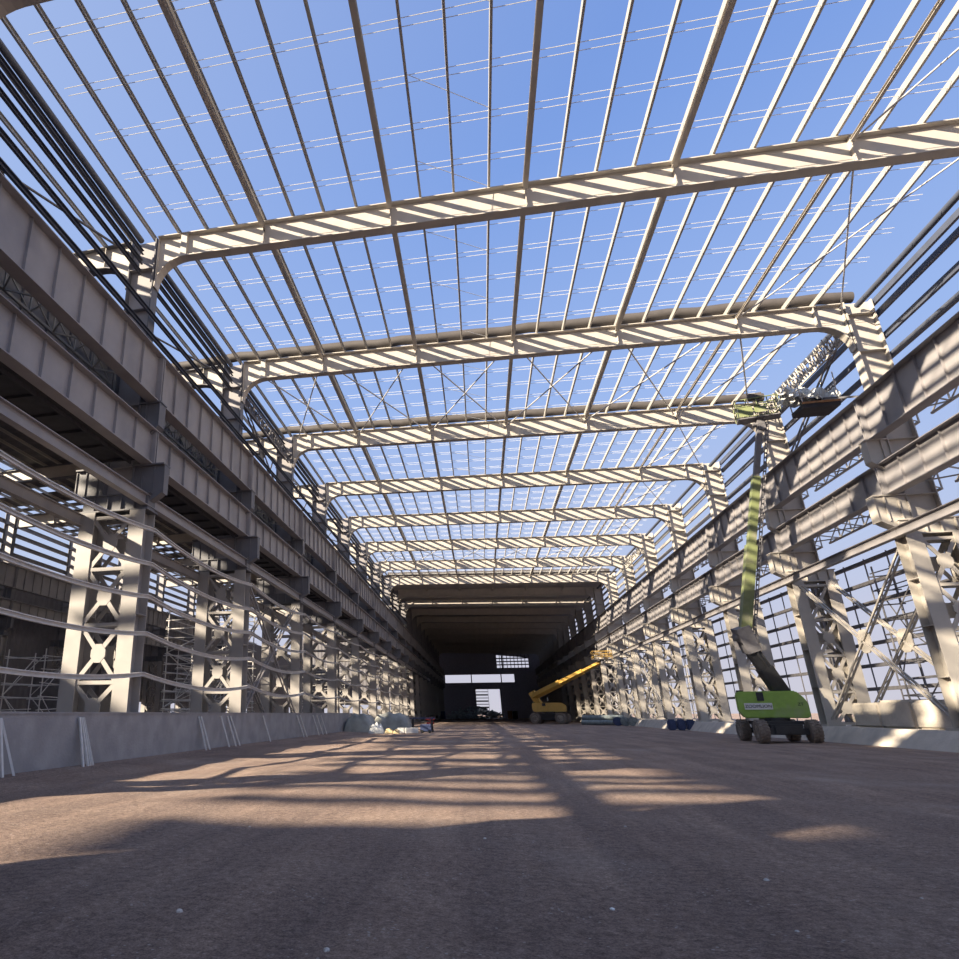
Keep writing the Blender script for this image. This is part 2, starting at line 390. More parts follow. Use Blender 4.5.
# ================================================================== RAFTERS
def make_rafter(label, loc):
    t = thing('roof_rafter', label, 'roof beam', loc, 0, 'cream rafters spanning the hall')
    x0, x1, D, R = XL+.68, XR-.68, 1.28, 1.5
    zt = ztop
    arcL = [(x0 + R - R*math.cos(a), zt(x0+R)-D - R + R*math.sin(a)) for a in [math.pi/2*i/8 for i in range(9)]]
    arcR = [(x1 - R + R*math.cos(a), zt(x1-R)-D - R + R*math.sin(a)) for a in [math.pi/2*(8-i)/8 for i in range(9)]]
    low = arcL + arcR
    top = [(x0, zt(x0)-.05), (x1, zt(x1)-.05)]
    # web as quads so that it stays planar and well shaped
    mb = MB(); vs = []; fs = []
    for x, z in low:
        for y in (-.02, .02): vs += [(x,y,z),(x,y,zt(x)-.03)]
    for i in range(len(low)-1):
        o = 4*i; fs += [(o,o+4,o+5,o+1), (o+2,o+3,o+7,o+6)]
    mb.add(vs, fs); mb.build('web', 'cream', t, fix=False)
    MB().strip([(x0,zt(x0)-.05),(x1,zt(x1)-.05)], -.24, .24, .05).build('top_flange', 'cream', t)
    MB().strip(low, -.24, .24, -.05).build('bottom_flange', 'cream', t)
    for x in (x0+.04, x0+1.35, -7.92, -2.15, 3.49, 9.14, 15.22, x1-1.35, x1-.04):
        b = zt(x)-D
        if x < x0+.1 or x > x1-.1: b = zt(x)-D-R
        elif abs(x-x0-1.35) < .01 or abs(x-x1+1.35) < .01: b -= .02
        MB().box((x,0,(zt(x)-.05+b)/2), (.03 if abs(x-x0-1.35)>.01 else .3, .40, zt(x)-.05-b)).build('stiffener', 'cream', t)
    return t
r0 = make_rafter('cream roof beam cut off at the top left corner of the view', (0, FY(0), 0)); index(r0)
for k in range(1, NEND):
    dup(r0, (0, FY(k), 0), ('wide cream roof beam spanning the open hall, %s from the camera' % ORD[k-1]) if k < 8 else
        ('shaded roof beam under the dark sheeted roof, %s of them from the open part' % ORD[k-8]))
# rafters of the left aisle
t = thing('aisle_rafter', 'nearest roof beam of the left aisle, out beyond the girders', 'roof beam', (0, FY(0), 0), 0, 'rafters over the left aisle')
xa, xb = XL-.68, XF+.68
MB().strip([(xb,ztopl(xb)-.05),(xa,ztopl(xa)-.05)], -.24, .24, .05).build('top_flange', 'shade_dark', t)
R = 1.5
arc = [(xa - R + R*math.cos(a), ztopl(xa-R)-1.2 - R + R*math.sin(a)) for a in [math.pi/2*(8-i)/8 for i in range(9)]]
low = [(xb, ztopl(xb)-1.2)] + arc
MB().strip(low, -.24, .24, -.05).build('bottom_flange', 'shade_dark', t)
mb = MB(); vs = []; fs = []
for x, z in low:
    for y in (-.02, .02): vs += [(x,y,z),(x,y,ztopl(x)-.03)]
for i in range(len(low)-1): o = 4*i; fs += [(o,o+4,o+5,o+1),(o+2,o+3,o+7,o+6)]
mb.add(vs, fs); mb.build('web', 'cream', t, fix=False)
for x in (-15.9, -19.6, -25.3, -31, -37, -43): MB().box((x,0,ztopl(x)-.62), (.03,.4,1.1)).build('stiffener', 'cream', t)
for k in range(1, 12): dup(t, (0, FY(k), 0), 'shaded roof beam of the left aisle, %s from the camera, left of the column tops' % ORD[k])

# ================================================================== PURLINS, TIES, RODS
PX = [-13.5,-12.15,-10.77,-9.33,-7.92,-6.58,-5.16,-3.67,-2.15,-.85,.57,2.03,3.49,4.85,6.29,7.73,9.14,10.59,12.02,13.43,14.78,16.14,17.59,18.95]
def make_purlin(name, label, x, zf, side, grp, k0):
    mb = MB(); mb.chan((0,.0,0), (0,BAY,0), .085, .25, .012, (0,0,1), side)
    o = mb.build(name, 'galv'); o.location = (x, FY(k0), zf(x)+.13); return tag(o, label, 'purlin', grp)
p0 = None
for k in range(0, NOPEN):
    for i, x in enumerate(PX):
        lab = 'thin roof purlin, %s from the left, in the %s roof bay' % (ORD[i], ORD[k])
        if p0 is None: p0 = make_purlin('roof_purlin', lab, x, ztop, 1, 'thin purlins over the open hall', k)
        else:
            o = p0.copy(); C.objects.link(o); o.location = (x, FY(k), ztop(x)+.13); o['label'] = lab
AX = [-14.6 - 1.428*i for i in range(24)]
a0 = None
for k in range(0, 3):
    for i, x in enumerate(AX[:24]):
        lab = 'dark left aisle purlin, %s from the columns, in the %s bay' % (ORD[i], ORD[k])
        if a0 is None: a0 = make_purlin('aisle_purlin', lab, x, ztopl, 1, 'purlins over the left aisle', k)
        else:
            o = a0.copy(); C.objects.link(o); o.location = (x, FY(k), ztopl(x)+.13); o['label'] = lab
mb = MB()
for x in AX: mb.chan((x, FY(3), ztopl(x)+.13), (x, FY(12), ztopl(x)+.13), .085, .25, .012)
o = mb.build('distant_aisle_purlins', 'galv'); tag(o, 'many dark purlins of the distant left aisle roof, seen between the columns', 'purlins', None, 'stuff')
# tie beams between the rafters
TX = [-7.92, -2.15, 3.49, 9.14, 15.22]
tm = MB(); tm.ibeam((0,.25,0), (0,BAY-.25,0), .2, .2, .014, .012)
for sy in (.12, BAY-.12): tm.box((0,sy,-.02), (.03,.24,.42))
t0 = None
for k in range(0, 10):
    for i, x in enumerate(TX):
        lab = 'thick roof tie beam, %s from the left, in the %s roof bay' % (ORD[i], ORD[k])
        if t0 is None: t0 = tm.build('tie_beam', 'cream'); tag(t0, lab, 'tie beam', 'ties between the rafters'); o = t0
        else: o = t0.copy(); C.objects.link(o); o['label'] = lab
        o.location = (x, FY(k), ztop(x)-.32); o.scale = (.6,1,.7) if i == 4 else (1,1,1)
# eaves ties along the column tops
et = MB(); et.tube([(0,.3,0),(0,BAY-.3,0)], .14, 10)
e0 = None; eL = None
for k in range(0, 10):
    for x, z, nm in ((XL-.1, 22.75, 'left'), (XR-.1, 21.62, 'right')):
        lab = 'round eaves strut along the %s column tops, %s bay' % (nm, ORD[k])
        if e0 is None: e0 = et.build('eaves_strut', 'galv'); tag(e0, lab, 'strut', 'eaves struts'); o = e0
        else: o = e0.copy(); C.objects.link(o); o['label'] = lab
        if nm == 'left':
            if eL is None: eL = o.data.copy(); eL.materials[0] = M['shade_navy']  # left struts: same steel as the right, recoloured dark for shade
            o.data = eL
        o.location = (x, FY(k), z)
# thin white sag rods across the purlins, in pairs
def zrow(x): return ztop(x)+.12
sr = MB(); sr.tube([(-13.0,0,zrow(-13.0)), (19.8,0,zrow(19.8))], .013, 5)
s0 = None
for k in range(0, NOPEN):
    for i in range(5):
        for j in range(2):
            lab = 'thin white sag rod across the purlins, %s in the %s roof bay' % (ORD[2*i+j], ORD[k])
            if s0 is None: s0 = sr.build('sag_rod', 'white'); tag(s0, lab, 'rod', 'thin rods across the purlins'); o = s0
            else: o = s0.copy(); C.objects.link(o); o['label'] = lab
            o.location = (0, FY(k) + 1.9 + 2.05*i + .26*j, -.05*j)
# roof cross bracing rods
def rod(p, q, r, name, lab, grp, m='rod'):
    p, q = V(p), V(q); mb = MB(); d = q-p; mb.tube([(0,0,0), d], r, 6)
    if r > .02:
        for a in (V((0,0,0)), d): mb.box(a, (.12,.12,.12))
    o = mb.build(name, m); o.location = p; return tag(o, lab, 'brace rod', grp)
NODES = [-12.9] + TX + [20.0]
for k in (2, 6):
    for i in range(6):
        xa, xb = NODES[i], NODES[i+1]; za, zb = ztop(xa)-.45, ztop(xb)-.45
        w_ = '%s from left, %s roof bay' % (ORD[i], ORD[k])
        rod((xa+.25, FY(k)+.3, za), (xb-.25, FY(k+1)-.3, zb), .045, 'roof_brace', 'slanting roof brace running away rightward, ' + w_, 'roof cross braces')
        rod((xb-.25, FY(k)+.3, zb+.1), (xa+.25, FY(k+1)-.3, za+.1), .045, 'roof_brace', 'slanting roof brace running away leftward, ' + w_, 'roof cross braces')
for k in range(0, 8):
    if k in (2, 6): continue
    rod((15.3, FY(k)+.2, ztop(15)-1.1), (20.1, FY(k+1)-.3, ztop(20)-.35), .035, 'eaves_brace', 'dark rod from a roof beam back to the right column top, %s bay' % ORD[k], 'right eaves brace rods')
    rod((20.1, FY(k)+.3, ztop(20)-.35), (15.3, FY(k+1)-.2, ztop(15)-.3), .035, 'eaves_brace', 'rod rising across the right edge of the roof, %s bay' % ORD[k], 'right eaves brace rods')
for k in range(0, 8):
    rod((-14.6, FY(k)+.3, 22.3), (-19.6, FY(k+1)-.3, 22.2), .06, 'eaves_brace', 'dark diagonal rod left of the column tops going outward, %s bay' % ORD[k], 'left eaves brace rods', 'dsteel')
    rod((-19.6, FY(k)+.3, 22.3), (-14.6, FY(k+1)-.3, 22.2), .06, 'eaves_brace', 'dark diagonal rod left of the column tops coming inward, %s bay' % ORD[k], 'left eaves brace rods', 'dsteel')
# ridge-side ladder of thin bracing wires seen against the sky near the middle of the roof
for k in range(0, 7):
    for j in range(3):
        y = FY(k)+2.0+3.9*j; xa, xb = PX[9], PX[11]
        rod((xa, y, ztop(xa)+.1), (xb, y+2.0, ztop(xb)+.1), .014, 'wire_brace', 'fine wire near the roof middle, %s of the %s roof bay' % (ORD[j], ORD[k]), 'fine wires near the roof middle', 'white')
# dark rolls lying across the purlins over three of the beams
for k, lab in ((2, 'long brown roll lying on the purlins over the second roof beam'), (3, 'long brown roll lying on the purlins over the third roof beam'),
               (8, 'long brown roll lying on the purlins where the sheeted roof begins')):
    mb = MB(); pts = [(x, .03*math.sin(x), (ztop(x) if x > XL else ztopl(x)) - 22.5 + .05*math.sin(x*1.7)) for x in [-24+1.5*i for i in range(31)] if k < 8 or x > -14]
    mb.tube(pts, .30, 12); o = mb.build('sheeting_roll', 'roll'); o.location = (0, FY(k)+.15 if k < 8 else FY(k)+.5, 22.5+.57)
    tag(o, lab, 'roll', 'rolls on the roof')

# ================================================================== CRANE GIRDERS
def make_girder(h, wf, label, loc, grp, parts=True):
    t = thing('crane_girder', label, 'crane girder', loc, 0, grp)
    y0, y1 = .02, BAY-.02
    MB().box((0,BAY/2,h/2), (.025,y1-y0,h-.06)).build('web', 'grey', t)
    MB().box((0,BAY/2,h-.02), (wf,y1-y0,.04)).build('top_flange', 'grey', t)
    MB().box((0,BAY/2,.02), (wf*.9,y1-y0,.04)).build('bottom_flange', 'grey', t)
    for i in range(9):
        y = y0 + .06 + (y1-y0-.12)*i/8
        MB().box((0,y,h/2), (.24 if 0 < i < 8 else wf*.86,.02 if 0 < i < 8 else .05,h-.09)).build('stiffener', 'grey', t)
    mb = MB(); mb.box((0,BAY/2,h+.07), (.07,y1-y0,.14)); mb.box((0,BAY/2,h+.02), (.14,y1-y0,.03)); mb.build('rail', 'dsteel', t)
    return t
LV = (('lower', 11.3, 1.55, .55), ('upper', 14.14, 2.25, .60))
for lev, z, h, wf in LV:
    for side, x, ks, desc in (('left', GL, range(-1, NEND), 'along the left columns facing the hall'), ('right', GR, range(0, NEND), 'along the right columns'),
                              ('aisle', XL*2-GL, range(-1, 9), 'on the aisle side of the left columns'), ('far', XF+1.5, range(-1, 10), 'across the left aisle')):
        g0 = None
        for n, k in enumerate(ks):
            lab = '%s grey crane girder %s, %s bay' % (lev, desc, ORD[n])
            if g0 is None: g0 = make_girder(h, wf, lab, (x, FY(k), z), '%s crane girders %s' % (lev, desc)); index(g0)
            else: dup(g0, (x, FY(k), z), lab)
# longitudinal beams under the girders
lb = MB(); lb.ibeam((0,.02,0), (0,BAY-.02,0), .3, .46, .03, .03)
l0 = None
for side, x, z, k0 in (('left', -12.52, 9.72, -1), ('right', 19.62, 9.5, 0), ('aisle side', -15.28, 9.0, -1)):  # aisle-side beam added to cast a shadow band on the ground
    for n, k in enumerate(range(k0, 14)):
        lab = 'slim grey beam below the %s crane girders, %s bay' % (side, ORD[n])
        if l0 is None: l0 = lb.build('longitudinal_beam', 'grey'); tag(l0, lab, 'beam', 'slim beams below the crane girders'); o = l0
        else: o = l0.copy(); C.objects.link(o); o['label'] = lab
        o.location = (x, FY(k), z)
# horizontal surge trusses behind the girders and a dark walkway
def make_truss(label, loc, w, grp):
    t = thing('surge_truss', label, 'truss', loc, 0, grp)
    MB().bar((w,.5,0), (w,BAY-.5,0), .14, .14).build('chord', 'galv', t)
    MB().bar((w,.5,-.85), (w,BAY-.5,-.85), .10, .10).build('chord', 'galv', t)
    mb = MB(); n = 8
    for i in range(n):
        ya, yb = .5+(BAY-1)*i/n, .5+(BAY-1)*(i+1)/n
        a, b = ((.28 if w > 0 else -.28), w) if i % 2 == 0 else (w, (.28 if w > 0 else -.28))
        mb.bar((a,ya,0), (b,yb,0), .07, .07); mb.bar((a,ya,-.85), (b,yb,-.85), .06, .06)
        mb.bar((w,ya,0), (w,ya,-.85), .06, .06); mb.bar((w,ya,0), (w,yb,-.85), .05, .05)
        mb.bar(((.28 if w > 0 else -.28),ya,0), (w,ya,0), .06, .06); mb.bar((a,ya,0), (b,ya,-.85), .05, .05)
    mb.build('lacing', 'galv', t); return t
for lev, z in (('lower', 12.5), ('upper', 16.0)):
    for side, x, w in (('left', GL, -2.0), ('right', GR, 2.5)):
        q0 = None
        for n, k in enumerate(range(0, 9)):
            lab = '%s lattice truss behind the %s crane girders, %s bay' % (lev, side, ORD[n])
            if q0 is None: q0 = make_truss(lab, (x, FY(k), z), w, 'lattice trusses behind the %s girders' % side); index(q0)
            else: dup(q0, (x, FY(k), z), lab)
wk = MB(); wk.box((-1.23,BAY/2,0), (2.1,BAY-1.4,.05)); wk.box((-.5,BAY/2,-.1), (.06,BAY-1.4,.16)); wk.box((-2.05,BAY/2,-.1), (.06,BAY-1.4,.16))
for i in range(8): wk.box((-1.25,.9+1.44*i,-.08), (1.6,.06,.1))
w0 = None
for n, k in enumerate(range(0, 13)):
    lab = 'dark walkway plates between the left crane girders, %s bay from the camera' % ORD[n]
    if w0 is None: w0 = wk.build('crane_walkway', 'shade_black'); tag(w0, lab, 'walkway', 'walkways between the left girders'); o = w0
    else: o = w0.copy(); C.objects.link(o); o['label'] = lab
    o.location = (GL, FY(k), 11.358)

# ================================================================== WALL RAILS (GIRTS)
# sagging pale rails in front of the left columns
r0 = None
for k in range(0, 9):
    for i, z in enumerate((3.0, 4.47, 5.86, 7.13, 8.5)):
        lab = 'sagging pale rail at left, %s up from the low wall, %s bay' % (ORD[i], ORD[k])
        if r0 is None:
            mb = MB(); n = 12
            for j in range(n):
                f = lambda u: (0, BAY*u, -.34*4*u*(1-u))
                mb.chan(f(j/n), f((j+1)/n), .10, .15, .03)
            r0 = mb.build('wall_rail', 'rope'); tag(r0, lab, 'wall rail', 'sagging rails on the left columns'); o = r0
        else: o = r0.copy(); C.objects.link(o); o['label'] = lab
        o.location = (-12.2, FY(k), z)
        o.scale = (1, 1, 1.0 if k < 3 else .7)
def girts(name, lab_f, x, zs, ks, w, h, grp, m='galv', y0=.3, side=1, cat='wall rail'):
    b = MB(); b.chan((0,y0,0), (0,BAY-y0,0), w, h, .014, (0,0,1), side); g0 = None
    for n, k in enumerate(ks):
        for i, z in enumerate(zs):
            if g0 is None: g0 = b.build(name, m); tag(g0, lab_f(i, n), cat, grp); o = g0
            else: o = g0.copy(); C.objects.link(o); o['label'] = lab_f(i, n)
            o.location = (x, FY(k), z)
girts('wall_girt', lambda i, n: 'girt above the left crane girders, %s from the bottom, %s bay' % (ORD[i], ORD[n]), -13.02, (17.45, 18.45), range(-1, 10), .10, .22, 'girts above the left girders', m='shade_navy', y0=0)
girts('wall_girt', lambda i, n: 'girt between the left column tops, %s from the bottom, %s bay' % (ORD[i], ORD[n]), -13.85, (20.9, 21.5, 22.05), range(-1, 10), .10, .22, 'girts between the left column tops', m='shade_navy')
girts('wall_girt', lambda i, n: 'girt along the right column tops, %s from the bottom, %s bay' % (ORD[i], ORD[n]), 21.72, (18.7, 19.85, 21.15, 21.85), range(0, 4), .14, .30, 'girts along the right column tops', m='shade_navy', side=1, y0=0)
girts('wall_girt', lambda i, n: 'girt of the far right upper wall, %s from the bottom, %s bay' % (ORD[i], ORD[n]), 21.72, (16.6, 17.6, 18.6, 19.6, 20.6, 21.5), range(4, 14), .14, .30, 'girts of the far right upper wall', side=1, y0=0)
girts('wall_girt', lambda i, n: 'dark girt of the right outer wall, %s from the bottom, %s bay' % (ORD[i], ORD[n]), 23.4, (2.9, 4.25, 5.5, 6.65, 7.8, 8.95, 10.2), range(0, 9), .2, .20, 'girts of the right outer wall', m='dsteel', y0=0)
girts('wall_girt', lambda i, n: 'wide girt across the left aisle, %s from the bottom, %s bay' % (ORD[i], ORD[n]), XF-.9, (17.2, 18.3, 19.4, 20.5, 21.6), range(0, 9), .14, .45, 'girts across the left aisle', m='dsteel', y0=0)
# uprights of the right outer wall
b = MB(); b.bar((0,0,.8), (0,0,10.4), .06, .06); b0 = None
n = 0
for k in range(0, 9):
    for i in range(5):
        lab = 'thin upright of the right outer wall, %s in the %s bay' % (ORD[i], ORD[k])
        if b0 is None: b0 = b.build('wall_upright', 'dsteel'); tag(b0, lab, 'upright', 'uprights of the right outer wall'); o = b0
        else: o = b0.copy(); C.objects.link(o); o['label'] = lab
        o.location = (23.5, FY(k)+1.2+2.4*i, 0)
# posts of the outer wall that carry its girts
b = MB(); b.ibeam((0,0,.8), (0,0,12.2), .3, .3, .02, .02, (1,0,0)); b0 = None
for k in range(1, 10):
    lab = 'outer wall post behind the right columns, %s from the right edge' % ORD[k-1]
    if b0 is None: b0 = b.build('wall_post', 'dsteel'); tag(b0, lab, 'post', 'posts of the right outer wall'); o = b0
    else: o = b0.copy(); C.objects.link(o); o['label'] = lab
    o.location = (23.75, FY(k)+6, 0)

# ================================================================== LONGITUDINAL BRACING BETWEEN COLUMNS
def brace_x(label, x, k, z0, z1, grp, m='cream'):
    t = thing('column_brace', label, 'brace', (x, FY(k), 0), 0, grp)
    for (ya, za), (yb, zb) in (((.6,z0),(BAY-.6,z1)), ((.6,z1),(BAY-.6,z0))):
        mb = MB()
        for dx in (-.10,.10): mb.bar((dx,ya,za), (dx,yb,zb), .10, .07, (1,0,0))
        n = 14
        for i in range(n):
            u = i/n; v = (i+1)/n; s = 1 if i % 2 else -1
            mb.bar((-.10*s, ya+(yb-ya)*u, za+(zb-za)*u), (.10*s, ya+(yb-ya)*v, za+(zb-za)*v), .03, .03)
        mb.build('diagonal', m, t)
    ym, zm = BAY/2, (z0+z1)/2
    MB().prism([(ym-.6,zm-.3),(ym-.6,zm+.3),(ym-.25,zm+.6),(ym+.25,zm+.6),(ym+.6,zm+.3),(ym+.6,zm-.3),(ym+.25,zm-.6),(ym-.25,zm-.6)], -.03, .03, 'x').build('gusset_plate', m, t)
    return t
gb = 'cross braces between the columns'
brace_x('tall cream cross brace between the two nearest right columns, hall side', XR-.92, 2, 1.2, 9.0, gb)
brace_x('tall cream cross brace between the two nearest right columns, outer side', XR+.92, 2, 1.2, 9.0, gb)
brace_x('grey cross brace between left columns, hall side, above the low wall', XL+1.1, 2, 1.6, 9.0, gb, 'grey')
brace_x('grey cross brace between left columns, aisle side, above the low wall', XL-1.1, 2, 1.6, 9.0, gb, 'grey')
brace_x('cream cross brace between far right columns, past the yellow lift', XR-.92, 6, 1.2, 9.0, gb)
brace_x('cross brace between far left columns, past the tarpaulin piles', XL+1.1, 6, 1.6, 9.0, gb, 'grey')
for s, xx, nm in ((1, XL, 'left'), (1, XR, 'right')):
    brace_x('dark cross brace high between the %s column tops in the braced bay' % nm, xx, 2, 16.8, 21.8, gb, 'dsteel')

# scaffold towers among the columns
def scaffold(label, loc, lx, ly, H, dz, m, grp='scaffold towers', rz=0):
    t = thing('scaffold_tower', label, 'scaffold', loc, rz, grp)
    for x in (-lx/2, lx/2):
        for y in (-ly/2, ly/2): MB().tube([(x,y,0),(x,y,H)], .045, 6).build('upright', m, t)
    n = int(H/dz)
    for i in range(1, n+1):
        mb = MB(); z = i*dz
        for y in (-ly/2, ly/2): mb.tube([(-lx/2-.25,y,z),(lx/2+.25,y+random.uniform(-.1,.1),z+random.uniform(-.12,.12))], .04, 5)
        for x in (-lx/2, lx/2): mb.tube([(x,-ly/2-.3,z+.1),(x,ly/2+.3,z+.1+random.uniform(-.15,.15))], .035, 5)
        mb.build('ledger', m, t)
    for i in range(n//3):
        mb = MB(); z = i*dz*3+.2; s = 1 if i % 2 else -1
        for y in (-ly/2, ly/2): mb.tube([(-lx/2*s,y,z),(lx/2*s,y,z+dz*3)], .035, 5)
        for x in (-lx/2, lx/2): mb.tube([(x,-ly/2*s,z),(x,ly/2*s,z+dz*3)], .035, 5)
        mb.build('cross_brace', m, t)
    return t
scaffold('pale scaffold tower in the left aisle, behind the second and third columns', (-19.5, 47.5, 0), 4.5, 6.0, 9.0, .62, 'rope')
scaffold('slim scaffold tower in the left aisle, behind the first braced column', (-24.5, 57, 0), 3, 3, 7.5, .9, 'rope')
scaffold('scaffold tower deep in the left aisle, seen left of the nearest laced column', (-31, 43, 0), 3, 3, 6.0, .9, 'rope')
scaffold('scaffold tower far along the left aisle', (-22, 95, 0), 5, 8, 8.5, .8, 'rope')
scaffold('dark access scaffold between the two nearest right columns', (22.75, 41.2, .8), .9, 3.4, 8.6, .8, 'dsteel')
scaffold('pale scaffold among the far right columns, behind the yellow boom', (22.3, 101, .8), 1.2, 6, 8.0, .9, 'cream')
scaffold('low scaffold frames beside the scaffold of the far right columns', (22.3, 77, .8), 1.2, 5, 7.6, .9, 'cream')
# dark ribbed site container in the left aisle
t = thing('site_container', 'dark ribbed container standing in the left aisle, seen under the rails', 'container', (-42, 62.5, 0))
mb = MB(); mb.box((0,0,2.7), (5.5,3,5.4))
for i in range(16): mb.box((0,-1.54,.3+.33*i), (5.4,.1,.16))
mb.build('ribbed_body', 'dsteel', t)
MB().box((2.78,0,2.7), (.08,2.6,5.0)).build('door', 'dsteel', t); MB().box((0,0,5.46), (5.7,3.2,.12)).build('roof_plate', 'dsteel', t)

# ================================================================== BOOM LIFTS
def wheel(name, t, x, y, r, wd, side):
    mb = MB(); n = 28
    mb.lathe([(r*.55,-wd/2),(r*.86,-wd/2),(r*.96,-wd*.36),(r*.96,wd*.36),(r*.86,wd/2),(r*.55,wd/2)], n, 'x')
    for k in range(20):
        a = 2*math.pi*k/20
        for s in (-1, 1):
            a2 = a + (math.pi/20 if s > 0 else 0)
            p = V((s*wd*.46, math.cos(a2+.16)*r*.985, math.sin(a2+.16)*r*.985)); q = V((0, math.cos(a2)*r*.985, math.sin(a2)*r*.985))
            mb.bar(p, q, r*.12, r*.06, (0, math.cos(a2), math.sin(a2)))
    o = mb.build('wheel', 'tyre', t); o.location = (x, y, r)
    h = MB(); h.lathe([(.02,side*wd*.36),(r*.3,side*wd*.40),(r*.5,side*wd*.30),(r*.56,side*wd*.5),(r*.50,side*wd*.5)], 20, 'x')
    for k in range(8): a = 2*math.pi*k/8; h.box((side*wd*.42, math.cos(a)*r*.22, math.sin(a)*r*.22), (.05,.06,.06))
    hb = h.build('wheel_hub', 'hub', o)
    return o
def text_mesh(name, body, size, m, parent, loc, rot, ext=.01):
    cu = bpy.data.curves.new(name, 'FONT'); cu.body = body; cu.size = size; cu.extrude = ext; cu.align_x = 'CENTER'; cu.align_y = 'CENTER'
    tmp = bpy.data.objects.new(name, cu); C.objects.link(tmp)
    me = bpy.data.meshes.new_from_object(tmp.evaluated_get(bpy.context.evaluated_depsgraph_get()))
    bpy.data.objects.remove(tmp)
    o = bpy.data.objects.new(name, me); me.materials.append(M[m]); C.objects.link(o); o.parent = parent; o.location = loc; o.rotation_euler = rot
    return o
def body_profile(L, H, cut):
    return [(-L/2, .25*H), (-L/2, .92*H), (-L/2+.12, H), (L/2-cut, H), (L/2-.12, H*.72), (L/2, H*.5), (L/2, .06*H), (L/2-.1, 0), (-L/2+.25, 0)]
def boom_lift(label, loc, rz, paint, body_rz, body_len, body_h, wr, wb, tr, lower, knuckle, upper_end, basket, basket_rz, letters=None, s=1.0, upw=.36):
    t = thing('boom_lift', label, 'boom lift', loc, rz)
    Ri = Matrix.Rotation(-rz, 3, 'Z')
    def L(p): return Ri @ (V(p) - V(loc))            # world -> local
    # chassis
    mb = MB(); mb.box((0,0,wr*1.15), (tr*.62, wb*1.05, wr*.9)); mb.box((0,-wb/2,wr), (tr-.3,.3,.3)); mb.box((0,wb/2,wr), (tr-.3,.3,.3))
    mb.box((0,0,wr*1.72), (tr*.8, wb*.8, wr*.3)); mb.box((0,-wb*.56,wr*1.1), (tr*.5,.1,wr*.6))
    mb.lathe([(.75*s,wr*1.8),(.75*s,wr*2.15)], 24); mb.build('chassis', 'black', t)
    for sx in (-1,1):
        for sy in (-1,1): wheel('wheel', t, sx*tr/2, sy*wb/2, wr, wr*.85, sx)
    # turret: counterweight body, long axis local x of a rotated child
    z0 = wr*2.12
    b = bevel(MB().prism(body_profile(body_len, body_h, body_len*.14), -.62*s, .62*s, 'y').build('turret_body', paint, t), .06, 2)
    b.location = (0,0,z0); b.rotation_euler = (0,0,body_rz)
    MB().box((body_len*-.15,-.645*s,body_h*.80), (body_len*.10,.04,body_h*.32)).build('dark_hatch', 'black', b)
    MB().box((0,-.63*s,body_h*.30), (body_len*.9,.03,.03)).build('seam', paint, b)
    MB().box((body_len*-.42,.0,body_h*1.02), (.35,.7,.1)).build('beacon_box', 'black', b)
    if letters:
        MB().box((-.2*body_len,-.64*s,body_h*.44), (body_len*.40,.03,body_h*.24)).build('name_plate', 'white', b)
        text_mesh('lettering', letters, body_h*.165, 'black', b, (-.2*body_len,-.662*s,body_h*.435), (math.pi/2,0,0))
        text_mesh('model_mark', 'ZT', .22, 'black', b, (.39*body_len,-.65*s,body_h*.5), (math.pi/2,0,0))
    # boom sections
    a, k_, e_ = L(lower), L(knuckle), L(upper_end)
    up = V((0,-1,0))
    mb = MB(); mb.bar(a, k_, .62*s, .62*s, up); mb.bar(a.lerp(k_,.0), a.lerp(k_,.5), .74*s, .74*s, up)
    mb.tube([a+V((.3,-.2,0)), k_+V((.25,-.25,-.4))], .08*s, 8); mb.build('lower_boom', 'black' if letters else paint, t)
    d = (k_-a).normalized()
    mb = MB(); mb.bar(k_-d*.75*s, k_+d*.55*s+V((.12,0,.25)), .78*s, .9*s, up); mb.tube([k_+V((-.55*s,0,.15)), k_+V((.55*s,0,.15))], .2*s, 12); mb.build('knuckle', 'dsteel' if letters else paint, t)
    m1 = k_.lerp(e_, .42); m2 = k_.lerp(e_, .74)
    mb = MB(); mb.bar(k_, m1, upw*1.5, upw*1.6, up); mb.build('outer_boom', 'olive' if letters else paint, t)
    mb = MB(); mb.bar(m1, m2, upw*1.15, upw*1.25, up); mb.build('middle_boom', 'olive' if letters else paint, t)
    mb = MB(); mb.bar(m2, e_, upw*.8, upw*.9, up); mb.build('inner_boom', 'dsteel' if letters else paint, t)
    # cable track ladder along the boom
    mb = MB(); ux = V((.42*upw/.36, -.1, 0)); n = 46
    mb.bar(k_+ux, e_+ux*.8, .05, .05); mb.bar(k_+ux+V((.14,0,0)), e_+ux*.8+V((.14,0,0)), .05, .05)
    for i in range(n):
        p = (k_+ux).lerp(e_+ux*.8, i/n); mb.bar(p, p+V((.14,0,0)), .10, .09)
    mb.build('cable_track', 'dsteel', t)
    # basket with guard rails
    bl, bw, bh = basket
    bk = MB(); bk.box((0,0,.03), (bl,bw,.06)); 
    bo = bk.build('basket', 'dsteel', t); bo.location = e_ + V((0,0,.25)); bo.rotation_euler = (0,0,basket_rz - rz)
    mb = MB()
    for z in (.45,.8,bh):
        for y in (-bw/2,bw/2): mb.tube([(-bl/2,y,z),(bl/2,y,z)], .035, 6)
        for x in (-bl/2,bl/2): mb.tube([(x,-bw/2,z),(x,bw/2,z)], .035, 6)
    for x in (-bl/2,-bl/4,0,bl/4,bl/2):
        for y in (-bw/2,bw/2): mb.tube([(x,y,.1),(x,y,bh)], .03, 6)
    mb.build('guard_rail', 'olive' if letters else paint, bo)
